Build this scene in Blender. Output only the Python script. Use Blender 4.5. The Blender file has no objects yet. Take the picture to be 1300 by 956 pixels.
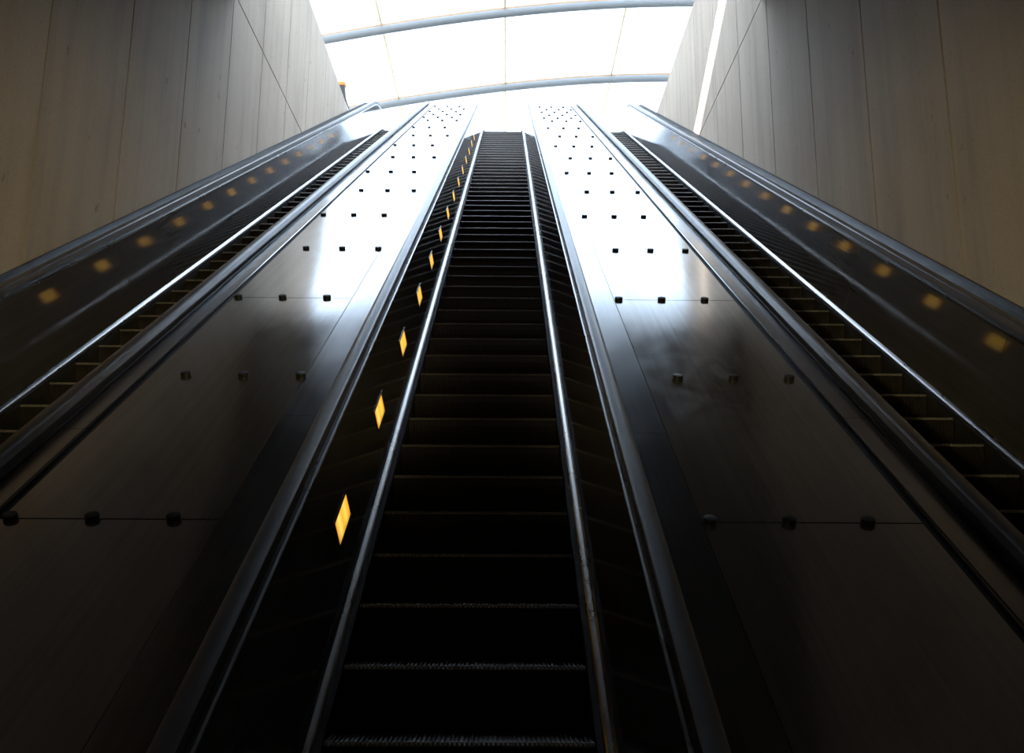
import bpy, math, random
from mathutils import Matrix, Vector
random.seed(7)
R = math.radians
C = bpy.context.scene.collection
A0 = R(30); c30, s30 = math.cos(A0), math.sin(A0)

# ------------------------------------------------------------------ materials
def new_mat(name):
    m = bpy.data.materials.new(name); m.use_nodes = True
    nt = m.node_tree; b = nt.nodes['Principled BSDF']
    return m, nt, b
def nd(nt, typ, **kw):
    n = nt.nodes.new(typ)
    for k, v in kw.items(): setattr(n, k, v)
    return n
def coords(nt, scale, rot=0.0):
    g = nd(nt, 'ShaderNodeNewGeometry')
    r = nd(nt, 'ShaderNodeVectorRotate', rotation_type='X_AXIS'); r.inputs['Angle'].default_value = rot
    nt.links.new(g.outputs['Position'], r.inputs['Vector'])
    mp = nd(nt, 'ShaderNodeMapping'); mp.inputs['Scale'].default_value = scale
    nt.links.new(r.outputs['Vector'], mp.inputs['Vector'])
    return mp.outputs['Vector']
def noise(nt, vec, scale, detail=3, rough=.55):
    n = nd(nt, 'ShaderNodeTexNoise'); n.inputs['Scale'].default_value = scale
    n.inputs['Detail'].default_value = detail; n.inputs['Roughness'].default_value = rough
    nt.links.new(vec, n.inputs['Vector']); return n.outputs['Fac']
def ramp(nt, fac, stops):
    r = nd(nt, 'ShaderNodeValToRGB'); e = r.color_ramp.elements
    while len(e) < len(stops): e.new(.5)
    for el, (p, c) in zip(e, stops):
        el.position = p; el.color = (c if isinstance(c, tuple) else (c, c, c)) + (1,)
    nt.links.new(fac, r.inputs['Fac']); return r.outputs['Color']
def bump(nt, b, h, strength, dist):
    n = nd(nt, 'ShaderNodeBump'); n.inputs['Strength'].default_value = strength; n.inputs['Distance'].default_value = dist
    nt.links.new(h, n.inputs['Height']); nt.links.new(n.outputs['Normal'], b.inputs['Normal'])
def mixc(nt, fac, a, b_, typ='MULTIPLY'):
    m = nd(nt, 'ShaderNodeMix', data_type='RGBA', blend_type=typ)
    if isinstance(fac, float): m.inputs[0].default_value = fac
    else: nt.links.new(fac, m.inputs[0])
    nt.links.new(a, m.inputs[6]); nt.links.new(b_, m.inputs[7]); return m.outputs[2]

def steel(name, col, rlo, rhi, streak=(38, .35, 38), bstr=.12, metallic=1.0, rot=-A0, lo=.78, smudge=False):
    m, nt, b = new_mat(name)
    v = coords(nt, streak, rot)
    n1 = noise(nt, v, 1.0, 4)
    v2 = coords(nt, (2.2, .7, 2.2), rot)
    n2 = noise(nt, v2, 1.0, 5, .6)
    c1 = ramp(nt, n1, [(.3, tuple(x * lo for x in col)), (.7, col)])
    c2 = ramp(nt, n2, [(.3, .86), (.65, 1.0)])
    if smudge:                     # dried smears: thin wavering outlines on the plates
        v3 = coords(nt, (1.5, .75, 1.5), rot); n3 = noise(nt, v3, 1.3, 3, .45)
        c2 = mixc(nt, 1.0, c2, ramp(nt, n3, [(.0, .97), (.585, .97), (.61, 1.03), (.635, .95), (.66, 1.0)]))
    nt.links.new(mixc(nt, 1.0, c1, c2), b.inputs['Base Color'])
    rr = ramp(nt, n2, [(.3, rlo), (.7, rhi)])
    if smudge:
        # one wiped patch on the right-hand deck
        g = nd(nt, 'ShaderNodeNewGeometry'); d = nd(nt, 'ShaderNodeVectorMath', operation='DISTANCE')
        nt.links.new(g.outputs['Position'], d.inputs[0]); d.inputs[1].default_value = SMEAR
        mask = ramp(nt, d.outputs['Value'], [(.35, 1.0), (.75, 0.0)])
        v4 = coords(nt, (5.0, 2.0, 5.0), rot); n4 = noise(nt, v4, 1.0, 2, .4)
        ring = ramp(nt, n4, [(.40, 0.0), (.455, .05), (.50, .005), (.56, .0), (.60, .055), (.66, .015)])
        rr = mixc(nt, 1.0, rr, mixc(nt, 1.0, ring, mask), 'ADD')
        rr = mixc(nt, 1.0, rr, ramp(nt, n3, [(.0, 0.0), (.575, 0.0), (.605, .018), (.64, .0), (.70, .01)]), 'ADD')
    nt.links.new(rr, b.inputs['Roughness'])
    b.inputs['Metallic'].default_value = metallic
    if bstr: bump(nt, b, n1, bstr, .0012)
    return m
def plain(name, col, rough, metallic=0.0, nscale=0, amount=.2):
    m, nt, b = new_mat(name)
    if nscale:
        f = noise(nt, coords(nt, (1, 1, 1)), nscale, 3)
        nt.links.new(ramp(nt, f, [(.3, tuple(x * (1 - amount) for x in col)), (.7, col)]), b.inputs['Base Color'])
    else: b.inputs['Base Color'].default_value = col + (1,)
    b.inputs['Roughness'].default_value = rough; b.inputs['Metallic'].default_value = metallic
    return m

M = {}
SMEAR = (1.30, 5.1*c30 + 1.84*s30, 5.1*s30 - 1.84*c30)
M['deck'] = steel('brushed_deck_steel', (.52, .51, .505), .08, .18, metallic=.9, smudge=True)
M['strip'] = steel('brushed_strip_steel', (.42, .415, .42), .12, .22)
M['mould'] = steel('polished_moulding_steel', (.50, .48, .47), .24, .32, bstr=0)
M['panel'] = steel('dark_polished_panel', (.095, .088, .086), .05, .10, streak=(30, .5, 30), bstr=.02, metallic=.3)
M['panel'].node_tree.nodes['Principled BSDF'].inputs['Specular IOR Level'].default_value = .22
M['seam'] = plain('dark_joint', (.012, .012, .012), .6)
M['rubber'] = plain('black_handrail_rubber', (.06, .053, .05), .38, 0, 14, .3)
M['rubber'].node_tree.nodes['Principled BSDF'].inputs['Coat Weight'].default_value = .3
M['rubber'].node_tree.nodes['Principled BSDF'].inputs['Coat Roughness'].default_value = .2
M['skirt'] = plain('dark_skirt_steel', (.05, .048, .047), .42, .5, 30, .3)
M['brush'] = plain('black_brush_bristle', (.012, .011, .011), .75, 0, 60, .5)
M['step'] = plain('dark_cast_aluminium', (.046, .036, .032), .38, .6, 40, .35)
M['nose'] = plain('lit_step_edge', (.44, .40, .36), .5, .35, 60, .45)  # lighter colour stands in for light caught on the step noses
M['puck'] = plain('dark_puck', (.014, .013, .013), .38, 0, 30, .3)
M['puck'].node_tree.nodes['Principled BSDF'].inputs['Specular IOR Level'].default_value = .22
M['bezel'] = plain('light_bezel', (.03, .03, .03), .3, .6)
M['landing'] = steel('landing_plate', (.35, .35, .36), .3, .45, rot=0)
M['rib'] = plain('pale_blue_grey_paint', (.225, .225, .215), .45, 0, 3, .06)
M['fringe'] = plain('tan_fringe', (.42, .25, .13), .6, 0, 5, .1)  # colour fringe above the ribs, put in as a tan strip
M['purlin'] = plain('cream_glazing_bar', (.88, .74, .40), .5, 0, 5, .05)
M['pylon'] = plain('brown_pylon_paint', (.045, .03, .022), .5, 0, 5, .2)
M['orange'] = plain('orange_cap', (.85, .28, .03), .5, 0, 5, .1)
M['pale'] = plain('pale_pink_sheet', (.75, .62, .60), .6, 0, 5, .1)
M['pave'] = plain('pale_pavement', (.42, .41, .39), .85, 0, 3, .25)

def concrete(name, base, warm):
    m, nt, b = new_mat(name)
    big = noise(nt, coords(nt, (1, 1, 1)), .55, 5, .6)
    strk = noise(nt, coords(nt, (2, 3.2, .22)), 1.0, 5, .6)
    fine = noise(nt, coords(nt, (1, 1, 1)), 45, 4, .7)
    spots = noise(nt, coords(nt, (1, 1, .7)), 7, 2, .5)
    c = ramp(nt, big, [(.28, base), (.5, tuple(x * 1.12 for x in base)), (.75, warm)])
    c = mixc(nt, 1.0, c, ramp(nt, strk, [(.28, .80), (.5, .97), (.75, 1.06)]))
    c = mixc(nt, 1.0, c, ramp(nt, fine, [(.25, .86), (.7, 1.06)]))
    c = mixc(nt, 1.0, c, ramp(nt, spots, [(.22, .62), (.30, 1.0)]))
    nt.links.new(c, b.inputs['Base Color']); b.inputs['Roughness'].default_value = .82
    bump(nt, b, fine, .25, .004)
    return m
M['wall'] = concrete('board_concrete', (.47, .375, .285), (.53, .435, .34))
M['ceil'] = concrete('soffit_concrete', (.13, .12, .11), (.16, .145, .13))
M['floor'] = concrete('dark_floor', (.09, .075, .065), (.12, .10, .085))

# amber lens with two brighter tubes behind it
def lens_mat():
    m, nt, b = new_mat('amber_lit_lens')
    tc = nd(nt, 'ShaderNodeTexCoord'); sp = nd(nt, 'ShaderNodeSeparateXYZ'); nt.links.new(tc.outputs['UV'], sp.inputs[0])
    c = ramp(nt, sp.outputs['X'], [(0, (.80, .25, .01)), (.27, (1, .72, .14)), (.48, (1, .43, .03)), (.72, (1, .66, .10)), (1, (.85, .30, .012))])
    sh = ramp(nt, sp.outputs['Y'], [(0, .62), (.3, 1.0), (1, 1.0)])
    c = mixc(nt, 1.0, c, sh)
    nt.links.new(c, b.inputs['Emission Color']); b.inputs['Emission Strength'].default_value = 1.15
    b.inputs['Base Color'].default_value = (.5, .2, .02, 1); b.inputs['Roughness'].default_value = .4
    return m
M['lens'] = lens_mat()

def glass_mat():
    m = bpy.data.materials.new('frosted_canopy_glass'); m.use_nodes = True; nt = m.node_tree; nt.nodes.clear()
    out = nd(nt, 'ShaderNodeOutputMaterial')
    tl = nd(nt, 'ShaderNodeBsdfTranslucent'); tl.inputs['Color'].default_value = (.90, .93, .96, 1)
    tr = nd(nt, 'ShaderNodeBsdfTransparent'); tr.inputs['Color'].default_value = (.94, .97, 1, 1)
    gl = nd(nt, 'ShaderNodeBsdfGlossy'); gl.inputs['Roughness'].default_value = .15
    m1 = nd(nt, 'ShaderNodeMixShader'); m1.inputs[0].default_value = .16
    m2 = nd(nt, 'ShaderNodeMixShader'); m2.inputs[0].default_value = .04
    nt.links.new(tl.outputs[0], m1.inputs[1]); nt.links.new(tr.outputs[0], m1.inputs[2])
    nt.links.new(m1.outputs[0], m2.inputs[1]); nt.links.new(gl.outputs[0], m2.inputs[2])
    nt.links.new(m2.outputs[0], out.inputs[0]); return m
M['glass'] = glass_mat()

# ------------------------------------------------------------------ helpers
def tag(o, label=None, cat=None, group=None, kind=None):
    if label: o['label'] = label
    if cat: o['category'] = cat
    if group: o['group'] = group
    if kind: o['kind'] = kind
    return o
def empty(name, loc, label=None, cat=None, group=None):
    o = bpy.data.objects.new(name, None); C.objects.link(o); o.location = loc
    o.empty_display_size = .2
    return tag(o, label, cat, group)
def worldloc(p):
    v = Vector((0, 0, 0))
    while p is not None: v += Vector(p.location); p = p.parent
    return v
class MB:
    def __init__(s): s.v = []; s.f = []; s.mi = []
    def add(s, vs, fs, mi=0):
        k = len(s.v); s.v += [tuple(v) for v in vs]; s.f += [tuple(i + k for i in f) for f in fs]; s.mi += [mi] * len(fs); return s
    def box(s, a, b, mi=0):
        (x0, y0, z0), (x1, y1, z1) = a, b
        return s.add([(x0,y0,z0),(x1,y0,z0),(x1,y1,z0),(x0,y1,z0),(x0,y0,z1),(x1,y0,z1),(x1,y1,z1),(x0,y1,z1)],
                     [(0,3,2,1),(4,5,6,7),(0,1,5,4),(1,2,6,5),(2,3,7,6),(3,0,4,7)], mi)
    def loft(s, rings, mi=0, closed=True, caps=True):
        n = len(rings[0]); vs = [p for r in rings for p in r]; fs = []
        for i in range(len(rings) - 1):
            for j in range(n if closed else n - 1):
                k = (j + 1) % n
                fs.append((i*n+j, i*n+k, (i+1)*n+k, (i+1)*n+j))
        if caps and closed:
            fs.append(tuple(range(n - 1, -1, -1))); fs.append(tuple((len(rings)-1)*n + j for j in range(n)))
        return s.add(vs, fs, mi)
    def build(s, name, mats, parent=None, smooth=False, loc=None, bevel=0, seg=2):
        base = worldloc(parent) if parent is not None else Vector((0, 0, 0))
        if loc is not None: base2 = Vector(loc)
        else: base2 = base
        me = bpy.data.meshes.new(name)
        me.from_pydata([(x-base2.x, y-base2.y, z-base2.z) for x, y, z in s.v], [], s.f)
        if not isinstance(mats, (list, tuple)): mats = [mats]
        for m in mats: me.materials.append(m)
        for p, i in zip(me.polygons, s.mi): p.material_index = i; p.use_smooth = smooth
        me.update()
        import bmesh
        bm = bmesh.new(); bm.from_mesh(me); bmesh.ops.recalc_face_normals(bm, faces=bm.faces)
        if bevel: bmesh.ops.bevel(bm, geom=list(bm.edges), offset=bevel, segments=seg, affect='EDGES')
        bm.to_mesh(me); bm.free()
        if smooth: me.set_sharp_from_angle(angle=R(38))
        o = bpy.data.objects.new(name, me); C.objects.link(o)
        if parent is not None: o.parent = parent
        o.location = base2 - base
        return o
def dup(o, parent=None):
    c = o.copy(); C.objects.link(c)
    if parent is not None: c.parent = parent
    return c

# ------------------------------------------------------------------ the inclined path
NREF = 2.532                 # step nose plane, measured square to the incline from the camera
SB, ST, RB, RT = 1.75, 27.0, 2.5, 2.7
def P0(s, n): return (s*c30 - n*s30, s*s30 + n*c30)
def path(t, h):              # -> (Y, Z, slope angle)
    if t > ST:
        cy, cz = P0(ST, -NREF - RT); ph = (t - ST) / RT; lim = A0; a = max(A0 - ph, 0)
        extra = max(0, (ph - lim) * RT)
        return (cy - (RT+h)*math.sin(a) + extra, cz + (RT+h)*math.cos(a), a)
    if t < SB:
        cy, cz = P0(SB, -NREF + RB); ph = (SB - t) / RB; a = max(A0 - ph, 0)
        extra = max(0, (ph - A0) * RB)
        return (cy + (RB-h)*math.sin(a) - extra, cz - (RB-h)*math.cos(a), a)
    y, z = P0(t, -NREF + h); return (y, z, A0)
TLO = SB - RB*A0; THI = ST + RT*A0            # where the level parts begin
T0, T1 = TLO - .55, THI + 1.9
def samples(a, b):
    ts = {a, b}
    for (lo, hi) in ((TLO, SB), (ST, THI)):
        for i in range(11):
            t = lo + (hi - lo) * i / 10
            if a < t < b: ts.add(t)
    return sorted(ts)
def sweep(mb, prof, a, b, mi=0, closed=True):
    rings = []
    for t in samples(a, b):
        r = []
        for x, h in prof:
            y, z, _ = path(t, h); r.append((x, y, z))
        rings.append(r)
    return mb.loft(rings, mi, closed)
YB, ZF, _ = path(T0, 0); YT, ZT, _ = path(T1, 0)      # floor level at the bottom, landing level at the top

SP = 2.7733; C0 = -.168
CX = [C0 - SP, C0, C0 + SP]
HD = 2.532 - 1.8415          # deck height above the nose plane
XL, XR = -3.905, 3.596

# ------------------------------------------------------------------ escalators
def step_mesh():
    # one step: cleated tread, curved cleated riser, comb-like nose; origin at the nose edge
    W = .508; mb = MB(); n = 56
    xs = []
    for i in range(n):
        x0 = -W + 2*W*i/n; w = 2*W/n
        xs += [(x0, 1), (x0 + w*.45, 1), (x0 + w*.45, 0), (x0 + w, 0)]
    prof = [(.405, 0), (.0, 0)] + [(.0 + .055*math.sin(k/6*math.pi/2) , -.02 - .24*k/6) for k in range(7)]
    rings = []
    for x, up in xs:
        d = 0 if up else .011
        r = [(x, .405, -d)]
        r.append((x, d*.8, -d))
        for k in range(7):
            r.append((x, .004 + d + .06*(k/6)**2, -.012 - .26*k/6))
        rings.append(r)
    m = len(rings[0]); vs = [p for r in rings for p in r]; fs = []; mis = []
    for i in range(len(rings) - 1):
        for j in range(m - 1):
            fs.append((i*m+j, i*m+j+1, (i+1)*m+j+1, (i+1)*m+j)); mis.append(0)
    mb.v = vs; mb.f = fs; mb.mi = mis
    # side cheeks
    for sx in (-W, W):
        mb.add([(sx, .405, -.02), (sx, 0, -.012), (sx, .06, -.27), (sx, .405, -.27)], [(0, 1, 2, 3)], 0)
    return mb
def nose_mesh():
    W = .508; mb = MB(); n = 112
    for i in range(n):
        x0 = -W + 2*W*i/n; w = 2*W/n*.62
        a = [(x0, -.004, -.014), (x0, -.005, -.006), (x0, .003, .003), (x0, .012, .003), (x0, .012, -.014)]
        mb.loft([a, [(x0 + w, q[1], q[2]) for q in a]])
    return mb

def half_disc(cx, w, h0, h1, k=8):
    # rounded handrail section, flat underside
    pts = [(cx - w/2, h0)]
    pts += [(cx - w/2*math.cos(math.pi*i/k*1.0)**1 if False else cx - w/2*math.cos(math.pi*i/k), h0 + .028 + (h1-h0-.028)*math.sin(math.pi*i/k)**.6) for i in range(k+1)]
    pts += [(cx + w/2, h0)]
    return pts

def escalator(ci, label, lightside, phase, sprs):
    cx = CX[ci]
    root = empty('escalator', (cx, YB + .6, ZF), label, 'escalator', None)
    # ---- steps
    proto = None; t = 3.49 + phase - .4619*3; ts = []
    while t < ST: ts.append(t); t += .4619
    tt = 3.49 + phase - .4619*3
    while tt > TLO - .1:
        ts.append(tt) if tt not in ts else None
        tt -= .4/math.cos(path(tt, 0)[2])
    while t < THI + .5:
        ts.append(t); t += .4/math.cos(path(t, 0)[2])
    for t in sorted(set(ts)):
        y, z, _ = path(t, 0)
        if proto is None:
            so = step_mesh().build('step', M['step']); so.parent = root
            no = nose_mesh().build('step_edge', M['nose'], None); no.parent = so
            proto = (so, no); s_ = so
        else:
            s_ = dup(proto[0], root); dup(proto[1], s_)
        s_.location = Vector((cx, y, z)) - Vector(root.location)
    # ---- the two sides
    for sg in (-1, 1):
        X = lambda u: cx + sg*u
        mb = MB(); sweep(mb, [(X(.512), -.30), (X(.512), .012), (X(.530), .012), (X(.530), -.30)], T0+.5, T1-1.2); mb.build('skirt_panel', M['skirt'], root)
        mb = MB(); sweep(mb, [(X(.511), .012), (X(.507), .030), (X(.536), .030), (X(.536), .012)], T0+.5, T1-1.2); mb.build('skirt_brush', M['brush'], root)
        mb = MB(); sweep(mb, [(X(.532), .006), (X(.530), .026), (X(.536), .040), (X(.552), .052), (X(.572), .056), (X(.580), .03), (X(.575), .006)], T0+.1, T1-.4)
        mb.build('skirt_moulding', M['mould'], root, smooth=True)
        # balustrade panels, one sheet between two joints
        u0, h0, u1, h1 = .562, .045, .668, HD - .012
        nrm = Vector((h1-h0, -(u1-u0))).normalized()       # across the sheet, towards the outside
        t = 6.08 - 2.757*2; first = True
        t = T0 + .12; cuts = [t] + [6.08 + 2.757*k + (0 if sg*lightside > 0 or True else 0) for k in range(-1, 9)] + [T1 - .45]
        for a, b in zip(cuts[:-1], cuts[1:]):
            mb = MB(); o = nrm*.006
            sweep(mb, [(X(u0), h0), (X(u1), h1), (X(u1+o.x), h1+o.y), (X(u0+o.x), h0+o.y)], a+.0035, b-.0035)
            mb.build('balustrade_panel', M['panel'], root)
        mb = MB(); o = nrm*.007; q = nrm*.02
        sweep(mb, [(X(u0+o.x), h0+o.y), (X(u1+o.x), h1+o.y), (X(u1+q.x), h1+q.y), (X(u0+q.x), h0+q.y)], T0+.12, T1-.45)
        mb.build('backing_sheet', M['seam'], root)
        # steel lip under the handrail, recess and guide
        mb = MB(); sweep(mb, [(X(.664), HD-.014), (X(.663), HD+.002), (X(.672), HD+.006), (X(.690), HD+.002), (X(.690), HD-.014)], T0+.05, T1-.3)
        mb.build('panel_lip', M['mould'], root)
        mb = MB(); sweep(mb, [(X(.690), HD-.02), (X(.690), HD+.05), (X(.742), HD+.05), (X(.742), HD-.02)], T0+.05, T1-.3)
        mb.build('handrail_guide', M['skirt'], root)
        # handrail with returns at both newels
        prof = []
        w, zc = .080, HD + .052
        k = 10
        cs = [(-w/2, -.012), (-w/2+.002, .006)] + [(-w/2*math.cos(math.pi*i/k)*.97, .010 + .026*math.sin(math.pi*i/k)**.55) for i in range(1, k)] + [(w/2-.002, .006), (w/2, -.012), (w/2-.014, -.016), (w/2-.016, -.004), (-w/2+.016, -.004), (-w/2+.014, -.016)]
        ucen = .716
        rings = []
        def ring(y, z, a):     # frame at point, normal angle a (0 = up)
            return [(X(ucen + u), y - math.sin(a)*h, z + math.cos(a)*h) for u, h in cs]
        yb, zb, _ = path(T0, zc); rr = .30
        for i in range(14, -1, -1):
            th = math.pi*i/14
            rings.append(ring(yb - rr*math.sin(th), zb - rr + rr*math.cos(th), th))
        for t in samples(T0, T1)[1:]:
            y, z, a = path(t, zc); rings.append(ring(y, z, a))
        yt, zt, _ = path(T1, zc)
        for i in range(1, 15):
            th = math.pi*i/14
            rings.append(ring(yt + rr*math.sin(th), zt - rr + rr*math.cos(th), -th))
        mb = MB(); mb.loft(rings); mb.build('handrail', M['rubber'], root, smooth=True)
        # newel ends closing the balustrade
        for (ye, ze, d) in ((yb, zb, -1), (yt, zt, 1)):
            mb = MB(); rg = []
            for xx in (X(.672), X(.756)):
                r_ = [(xx, ye, ze - .03), (xx, ye, ze - .70)]
                r_ += [(xx, ye + d*(rr-.04)*math.sin(math.pi*i/12), ze - rr - (rr-.04)*math.cos(math.pi*i/12)) for i in range(2, 12)]
                rg.append(r_)
            mb.loft(rg); mb.build('newel', M['strip'], root)
        # small amber lights let into one balustrade
        if sg == lightside:
            pr = None
            for i in range(0, 17):
                tc = 4.16 + 1.3785*i
                if tc < SB + .3: continue
                y, z, a = path(tc, 0)
                fr = (.455)                                 # place up the sheet
                um = u0 + (u1-u0)*fr; hm = h0 + (h1-h0)*fr
                up = Vector((u1-u0, h1-h0)).normalized()
                def pt(ds, dh, dn):                        # along, up the sheet, out of the sheet into the well
                    u = um + up.x*dh - nrm.x*dn; h = hm + up.y*dh - nrm.y*dn
                    y_, z_, _ = path(tc + ds, h); return (X(u), y_, z_)
                def slab(mb, s0, s1, q0, q1, n0, n1):
                    vs = [pt(s, q, n) for n in (n0, n1) for (s, q) in ((s0, q0), (s1, q0), (s1, q1), (s0, q1))]
                    return mb.add(vs, [(0,1,2,3),(4,5,6,7),(0,1,5,4),(1,2,6,5),(2,3,7,6),(3,0,4,7)])
                L, H = .155, .058
                fx = MB()
                slab(fx, -L-.012, -L, -H-.008, H+.008, 0, .004); slab(fx, L, L+.012, -H-.008, H+.008, 0, .004)
                slab(fx, -L, L, -H-.008, -H, 0, .004); slab(fx, -L-.01, L+.05, H, H+.005, 0, .006)
                fo = fx.build('panel_light', M['bezel'], root)
                lo = slab(MB(), -L, L, -H, H, .0006, .0022).build('lens', M['lens'], fo)
                lo['label'] = 'glowing amber lens'
                uv = lo.data.uv_layers.new(name='UVMap')
                base = worldloc(fo)
                a0 = Vector(pt(-L, -H, .002)) - base; ax = Vector(pt(L, -H, .002)) - base - a0; ay = Vector(pt(-L, H, .002)) - base - a0
                for lp in lo.data.loops:
                    d = lo.data.vertices[lp.vertex_index].co - a0
                    uv.data[lp.index].uv = (d.dot(ax)/ax.length_squared, d.dot(ay)/ay.length_squared)
    # comb plates
    for (yy, zz, d) in ((path(TLO - .1, 0)[0], ZF, -1), (path(THI + .5, 0)[0], ZT, 1)):
        mb = MB()
        mb.box((cx-.53, min(yy, yy+d*.35), zz-.03), (cx+.53, max(yy, yy+d*.35), zz+.008))
        for i in range(50):
            x = cx - .5 + i*.02
            mb.box((x, min(yy, yy-d*.05), zz-.006), (x+.008, max(yy, yy-d*.05), zz+.006))
        mb.build('comb_plate', M['landing'], root)
    return root

escalator(0, 'left-hand escalator running beside the left concrete wall, mostly hidden behind its near handrail', 1, .2, 0)
escalator(1, 'central escalator straight ahead with a row of amber lights along its left balustrade', -1, 0, 0)
escalator(2, 'right-hand escalator running beside the right concrete wall, its far balustrade showing amber reflections', -1, .055, 0)

# ------------------------------------------------------------------ steel decks between the escalators
def puck():
    mb = MB(); n = 20; rings = []
    for r, h in ((.0285, 0), (.0290, .003), (.0290, .017), (.0270, .020), (.018, .021)):
        rings.append([(r*math.cos(2*math.pi*i/n), -s30*h + c30*r*math.sin(2*math.pi*i/n), c30*h + s30*r*math.sin(2*math.pi*i/n)) for i in range(n)])
    mb.loft(rings); return mb
puck_mesh = None
def deck(label, xa, xb, pa, pb, xoff, rowx, groove_left, bx):
    """xa..xb full width; pa..pb bolted plates; the rest cover strips"""
    global puck_mesh
    root = empty('escalator_deck', ((xa+xb)/2, YB + .6, ZF), label, 'steel deck')
    mb = MB(); sweep(mb, [(xa, HD-.06), (xb, HD-.06), (xb, HD-.012), (xa, HD-.012)], T0+.1, T1-.4); mb.build('deck_tray', M['seam'], root)
    cuts = [T0 + .1] + [3.47 + 3.392*k for k in range(0, 8)] + [T1 - .4]
    for a, b in zip(cuts[:-1], cuts[1:]):
        mb = MB(); sweep(mb, [(pa, HD-.012), (pb, HD-.012), (pb, HD-.003), (pb-.002, HD), (pa+.002, HD), (pa, HD-.003)], a+.005, b-.005)
        mb.build('deck_plate', M['deck'], root)
    # cover strips on both sides with a rolled edge
    for (s0, s1, off) in ((xa, pa, .9), (pb, xb, 1.1)):
        if s1 - s0 < .03: continue
        cu = [T0 + .1] + [3.47 + off + 3.392*k for k in range(-1, 8) if 3.47 + off + 3.392*k > T0 + .3] + [T1 - .4]
        for a, b in zip(cu[:-1], cu[1:]):
            mb = MB(); lip = s1 - .026 if s0 == xa else s0 + .026
            w0, w1 = s0 + .003, s1 - .003
            if (s0 == xa) == groove_left:     # strip lying flush next to the plates
                sweep(mb, [(w0, HD-.012), (w1, HD-.012), (w1, HD+.001), (w0, HD+.001)], a+.002, b-.002)
            else:                              # strip set behind an open shadow gap, with a raised bead
                if s0 == xa:  sweep(mb, [(w0, HD-.012), (w1-.022, HD-.012), (w1-.022, HD+.010), (w1-.032, HD+.012), (w1-.044, HD+.006), (w0, HD+.006)], a+.002, b-.002)
                else:         sweep(mb, [(w1, HD-.012), (w0+.022, HD-.012), (w0+.022, HD+.010), (w0+.032, HD+.012), (w0+.044, HD+.006), (w1, HD+.006)], a+.002, b-.002)
            mb.build('cover_strip', M['strip'], root)
    rows = [3.47 + 1.696*k for k in range(0, 12)] + [22.95, 23.8, 24.7, 25.6, 26.5]
    for k, t in enumerate(rows):
        for j in range(3):
            y, z, _ = path(t, HD)
            x = bx + j*rowx + (xoff if k % 2 else 0)
            if puck_mesh is None:
                o = puck().build('puck', M['puck'], None, smooth=True); puck_mesh = o.data; o.parent = root
            else:
                o = bpy.data.objects.new('puck', puck_mesh); C.objects.link(o); o.parent = root
            o.location = Vector((x, y, z)) - Vector(root.location)
    return root
UD = .757   # the decks start just outside the handrails
deck('broad brushed steel deck with rows of dark pucks between the left and central escalators',
     CX[0]+UD, CX[1]-UD, -2.00, -1.135, .155, .322, False, -1.96)
deck('broad brushed steel deck with rows of dark pucks between the central and right escalators',
     CX[1]+UD, CX[2]-UD, .775, 1.655, .152, .313, True, .808)
for (a, b, w) in ((XL+.004, CX[0]-UD, 'left'), (CX[2]+UD, XR-.004, 'right')):
    r = empty('edge_deck', ((a+b)/2, YB+.6, ZF), 'narrow steel edge deck between the outer handrail and the %s concrete wall' % w, 'steel deck')
    mb = MB(); sweep(mb, [(a, HD-.06), (b, HD-.06), (b, HD), (a, HD)], T0+.1, T1-.4); mb.build('deck_plate', M['strip'], r)
    x0, x1 = (a, a+.02) if w == 'left' else (b-.02, b)
    mb = MB(); sweep(mb, [(x0, HD), (x1, HD), (x1, HD+.05), (x0, HD+.05)], T0+.1, T1-.4); mb.build('edge_angle', M['skirt'], r)

# ------------------------------------------------------------------ the shaft
EY, SOFF, SLAB = 12.5, 7.80, 10.05          # ceiling edge, soffit, street slab top
WT = 10.60; YEND = 27.6
def wall(name, X, out, y0, pitch, splits=None):
    mb = MB(); g = .012
    def pan(ya, yb, za, zb):
        mb.box((min(X, X+out*.06), ya+g, za+g), (max(X, X+out*.06), yb-g, zb-g))
    ys = [-6.5]; y = y0
    while y > -6.0: y -= pitch
    while y < YEND:
        if y > -6.2: ys.append(y)
        y += pitch
    ys.append(YEND)
    for a, b in zip(ys[:-1], ys[1:]):
        pan(a, b, ZF-.3, SOFF)
        if b > EY + .1: pan(max(a, EY), b, SOFF, WT)
    x0, x1 = X + out*.05, X + out*.32
    mb.box((min(x0, x1), -6.5, ZF-.3), (max(x0, x1), YEND, SOFF+.002))
    mb.box((min(x0, x1), EY, SOFF), (max(x0, x1), YEND, WT-.01))
    return tag(mb.build(name, M['wall']), kind='structure')
wall('wall_left', XL, -1, 7.52, 1.645)
wall('wall_right', XR, 1, 7.36, 1.645)
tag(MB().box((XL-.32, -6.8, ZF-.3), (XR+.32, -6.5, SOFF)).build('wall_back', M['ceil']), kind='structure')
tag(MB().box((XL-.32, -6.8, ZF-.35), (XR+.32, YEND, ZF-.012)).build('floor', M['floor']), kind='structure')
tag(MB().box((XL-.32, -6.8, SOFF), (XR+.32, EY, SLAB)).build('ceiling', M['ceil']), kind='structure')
for nm, a, b in (('pavement', (-60, -40, SLAB-.6), (XL-.32, 90, SLAB)), ('pavement', (XR+.32, -40, SLAB-.6), (60, 90, SLAB)),
                 ('pavement', (XL-.32, -40, SLAB-.6), (XR+.32, -6.8, SLAB))):
    tag(MB().box(a, b).build(nm, M['pave']), kind='structure')
yl = path(THI + .85, 0)[0]
tag(MB().box((XL, yl, ZF), (XR, YEND+9, ZT-.012)).build('landing', M['pave']), kind='structure')

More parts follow.
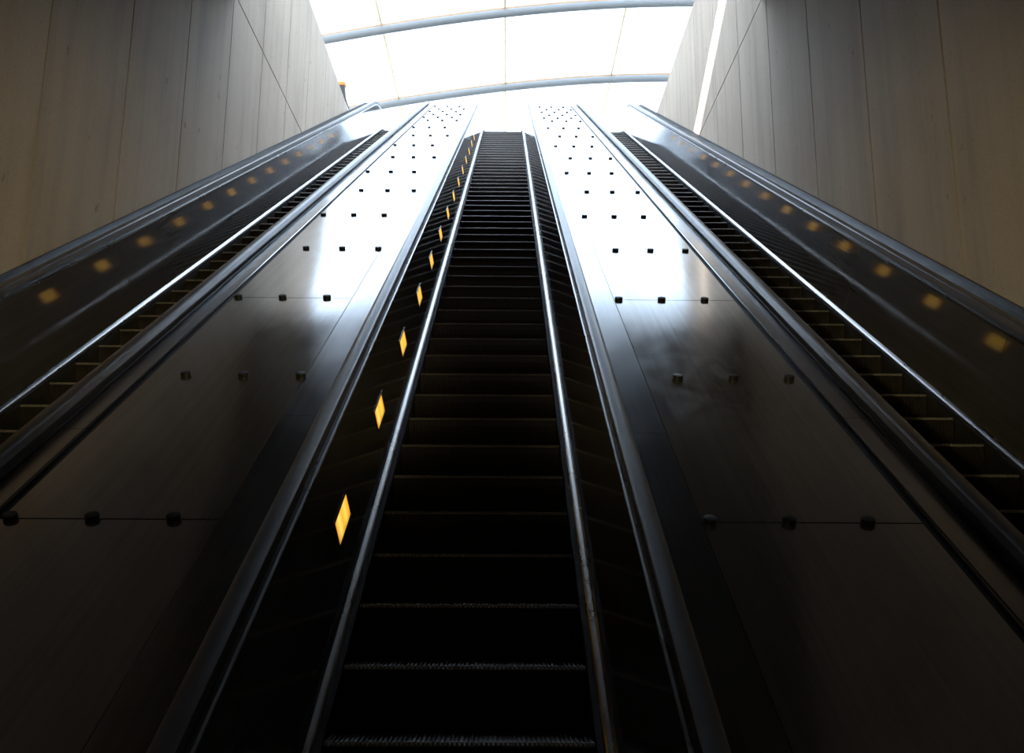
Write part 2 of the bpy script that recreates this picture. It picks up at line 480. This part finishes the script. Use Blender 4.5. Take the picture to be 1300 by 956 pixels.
# ------------------------------------------------------------------ glass canopy
def cz(x):
    d = abs(5.5 - x); return 15.47 - .0135*d*d + .00023*d**3
XA, XB = -8.0, 12.5
can = empty('glass_canopy', (0, 25, SLAB), 'arched frosted glass canopy on pale blue grey tubular ribs above the escalator tops', 'canopy')
for Y in (16.0, 20.5, 25.0, 29.5):
    mb = MB(); rings = []; r = .118; n = 16; K = 40
    for i in range(K+1):
        x = XA + (XB-XA)*i/K; sl = (cz(x+.01)-cz(x-.01))/.02; a = math.atan(sl)
        rings.append([(x - math.sin(a)*r*math.cos(q), Y + r*math.sin(q), cz(x) + math.cos(a)*r*math.cos(q)) for q in [2*math.pi*j/n for j in range(n)]])
    mb.loft(rings); rb = mb.build('rib', M['rib'], can, smooth=True)
    mb = MB(); rings = []
    for i in range(K+1):
        x = XA + (XB-XA)*i/K; z = cz(x) + r
        rings.append([(x, Y-.05, z-.01), (x, Y+.05, z-.01), (x, Y+.05, z+.044), (x, Y-.05, z+.044)])
    mb.loft(rings); mb.build('rib_fringe', M['fringe'], rb)
pur = [-7.0, -3.62, -.13, 3.37, 6.85, 10.3]
for x in pur:
    z = cz(x) + .165
    MB().box((x-.03, EY, z-.02), (x+.03, 34, z+.02)).build('glazing_bar', M['purlin'], can)
xe = [XA] + pur + [XB]; ye = [EY, 16.0, 20.5, 25.0, 29.5, 34.0]
for a, b in zip(xe[:-1], xe[1:]):
    for c, d in zip(ye[:-1], ye[1:]):
        mb = MB(); rings = []
        for i in range(7):
            x = a + .012 + (b-a-.024)*i/6; z = cz(x) + .19
            rings.append([(x, c+.008, z), (x, d-.008, z), (x, d-.008, z+.014), (x, c+.008, z+.014)])
        mb.loft(rings); mb.build('glass_panel', M['glass'], can, smooth=False)
# unseen end and side screens, added to narrow the sun to a wall stripe
def screen(name, label, a, b):
    o = MB().box(a, b).build(name, M['glass'], None, loc=((a[0]+b[0])/2, (a[1]+b[1])/2, a[2]))
    return tag(o, label, 'added sun screen')
g = empty('added_sun_screen', (0, EY, SLAB), 'unseen frosted sheet added to hold back the sun above the ceiling edge', 'added sun screen')
for a, b in zip(xe[:-1], xe[1:]):
    mb = MB(); a2, b2 = a+.012, b-.012
    mb.add([(a2, EY-.02, SLAB+.63), (b2, EY-.02, SLAB+.63), (b2, EY-.02, cz(b2)+.18), (a2, EY-.02, cz(a2)+.18),
            (a2, EY-.006, SLAB+.63), (b2, EY-.006, SLAB+.63), (b2, EY-.006, cz(b2)+.18), (a2, EY-.006, cz(a2)+.18)],
           [(0,1,2,3),(4,5,6,7),(0,1,5,4),(1,2,6,5),(2,3,7,6),(3,0,4,7)])
    mb.build('glass_panel', M['glass'], g)
for x in xe:
    MB().box((x-.03, EY-.06, SLAB), (x+.03, EY+.0, cz(x)+.16)).build('post', M['rib'], g) if x in (XA, XB) else None
MB().box((XA, EY-.05, SLAB+.60), (XB, EY, SLAB+.66)).build('sill_bar', M['rib'], g)
g = empty('added_side_screen', (XA-.1, 22, SLAB), 'unseen frosted sheet added to block the sun under the left edge of the canopy', 'added sun screen')  # added to keep direct sun off the right wall
for c, d in zip([9.4]+ye, ye+[34]):
    if d - c < .1: continue
    MB().box((XA-.10, c+.01, SLAB+.1), (XA-.085, d-.01, cz(XA)+.1)).build('glass_panel', M['glass'], g)
    MB().box((XA-.13, c-.04, SLAB), (XA-.06, c+.04, cz(XA)+.1)).build('post', M['rib'], g)

# ------------------------------------------------------------------ station pylon out on the street
py = empty('street_pylon', (-5.05, 26, SLAB), 'dark brown street pylon with an orange cap just showing past the left wall', 'pylon')
MB().loft([[(-5.45, 25.9, z), (x, 25.9, z), (x, 26.1, z), (-5.45, 26.1, z)] for x, z in ((-4.35, SLAB), (-4.50, 12.1), (-4.60, 12.6), (-4.72, 12.95), (-4.76, 13.3))]).build('pylon_body', M['pylon'], py)
MB().box((-5.47, 25.88, 13.30), (-4.74, 26.12, 13.40)).build('pylon_cap', M['orange'], py, bevel=.015)
MB().loft([[(a, 25.86, z), (b_, 25.86, z), (b_, 25.9, z), (a, 25.9, z)] for a, b_, z in ((-4.80, -4.70, 12.75), (-4.74, -4.60, 12.5), (-4.60, -4.44, 12.2), (-4.55, -4.42, 12.05))]).build('side_bracket', M['pale'], py)

# ------------------------------------------------------------------ lights
w = bpy.data.worlds.new('World'); bpy.context.scene.world = w; w.use_nodes = True
bg = w.node_tree.nodes['Background']; bg.inputs['Color'].default_value = (.63, .80, 1.0, 1); bg.inputs['Strength'].default_value = 4.1
sun = bpy.data.lights.new('sun', 'SUN'); sun.energy = 10.0; sun.angle = R(.35); sun.color = (1, .99, .97)
so = bpy.data.objects.new('sun', sun); C.objects.link(so)
so.rotation_euler = Vector((1.4, 1, -.49)).to_track_quat('-Z', 'Y').to_euler(); so.location = (-20, 0, 30)
def spot(loc, aim, power, ang, col):  # added spots giving the lower walls their olive glow
    l = bpy.data.lights.new('added_wall_spot', 'SPOT'); l.energy = power; l.color = col; l.spot_size = R(ang); l.spot_blend = 1.0; l.shadow_soft_size = .12
    o = bpy.data.objects.new('added_wall_spot', l); C.objects.link(o); o.location = loc
    o.rotation_euler = (Vector(aim) - Vector(loc)).to_track_quat('-Z', 'Y').to_euler()
spot((2.8, -3.0, .9), (-3.9, 9.4, 2.6), 1350, 26, (1, .84, .38))
spot((-3.1, -3.0, .9), (3.6, 9.0, 2.4), 1150, 26, (1, .84, .38))

al = bpy.data.lights.new('added_nose_fill', 'AREA'); al.shape = 'RECTANGLE'; al.size = 2.4; al.size_y = .3; al.energy = 9; al.color = (1, .92, .78)  # added fill to brighten the lower step noses
ao = bpy.data.objects.new('added_nose_fill', al); C.objects.link(ao); ao.location = (0, -2.2, 3.6)
ao.rotation_euler = (Vector((0, 6, 0)) - Vector((0, -2.2, 3.6))).to_track_quat('-Z', 'Y').to_euler()

# ------------------------------------------------------------------ camera
cam = bpy.data.cameras.new('camera'); co = bpy.data.objects.new('camera', cam); C.objects.link(co)
f, pit, yaw, rol = 1237.06, R(12.517), R(.267), R(.304)
cam.sensor_fit = 'HORIZONTAL'; cam.sensor_width = 36; cam.lens = f*36/1300; cam.shift_x = 0; cam.shift_y = -45/1300
cam.clip_start = .02; cam.clip_end = 400
rt = Vector((math.cos(yaw), -math.sin(yaw), 0)); fh = Vector((math.sin(yaw), math.cos(yaw), 0))
fw = fh*math.cos(pit) + Vector((0, 0, math.sin(pit))); up = -fh*math.sin(pit) + Vector((0, 0, math.cos(pit)))
r2 = rt*math.cos(rol) + up*math.sin(rol); u2 = -rt*math.sin(rol) + up*math.cos(rol)
co.matrix_world = Matrix(((r2.x, u2.x, -fw.x, 0), (r2.y, u2.y, -fw.y, 0), (r2.z, u2.z, -fw.z, 0), (0, 0, 0, 1)))
sc = bpy.context.scene; sc.camera = co
sc.view_settings.view_transform = 'Standard'; sc.view_settings.look = 'None'; sc.view_settings.gamma = 1
sc.view_settings.use_curve_mapping = False; sc.view_settings.exposure = 0
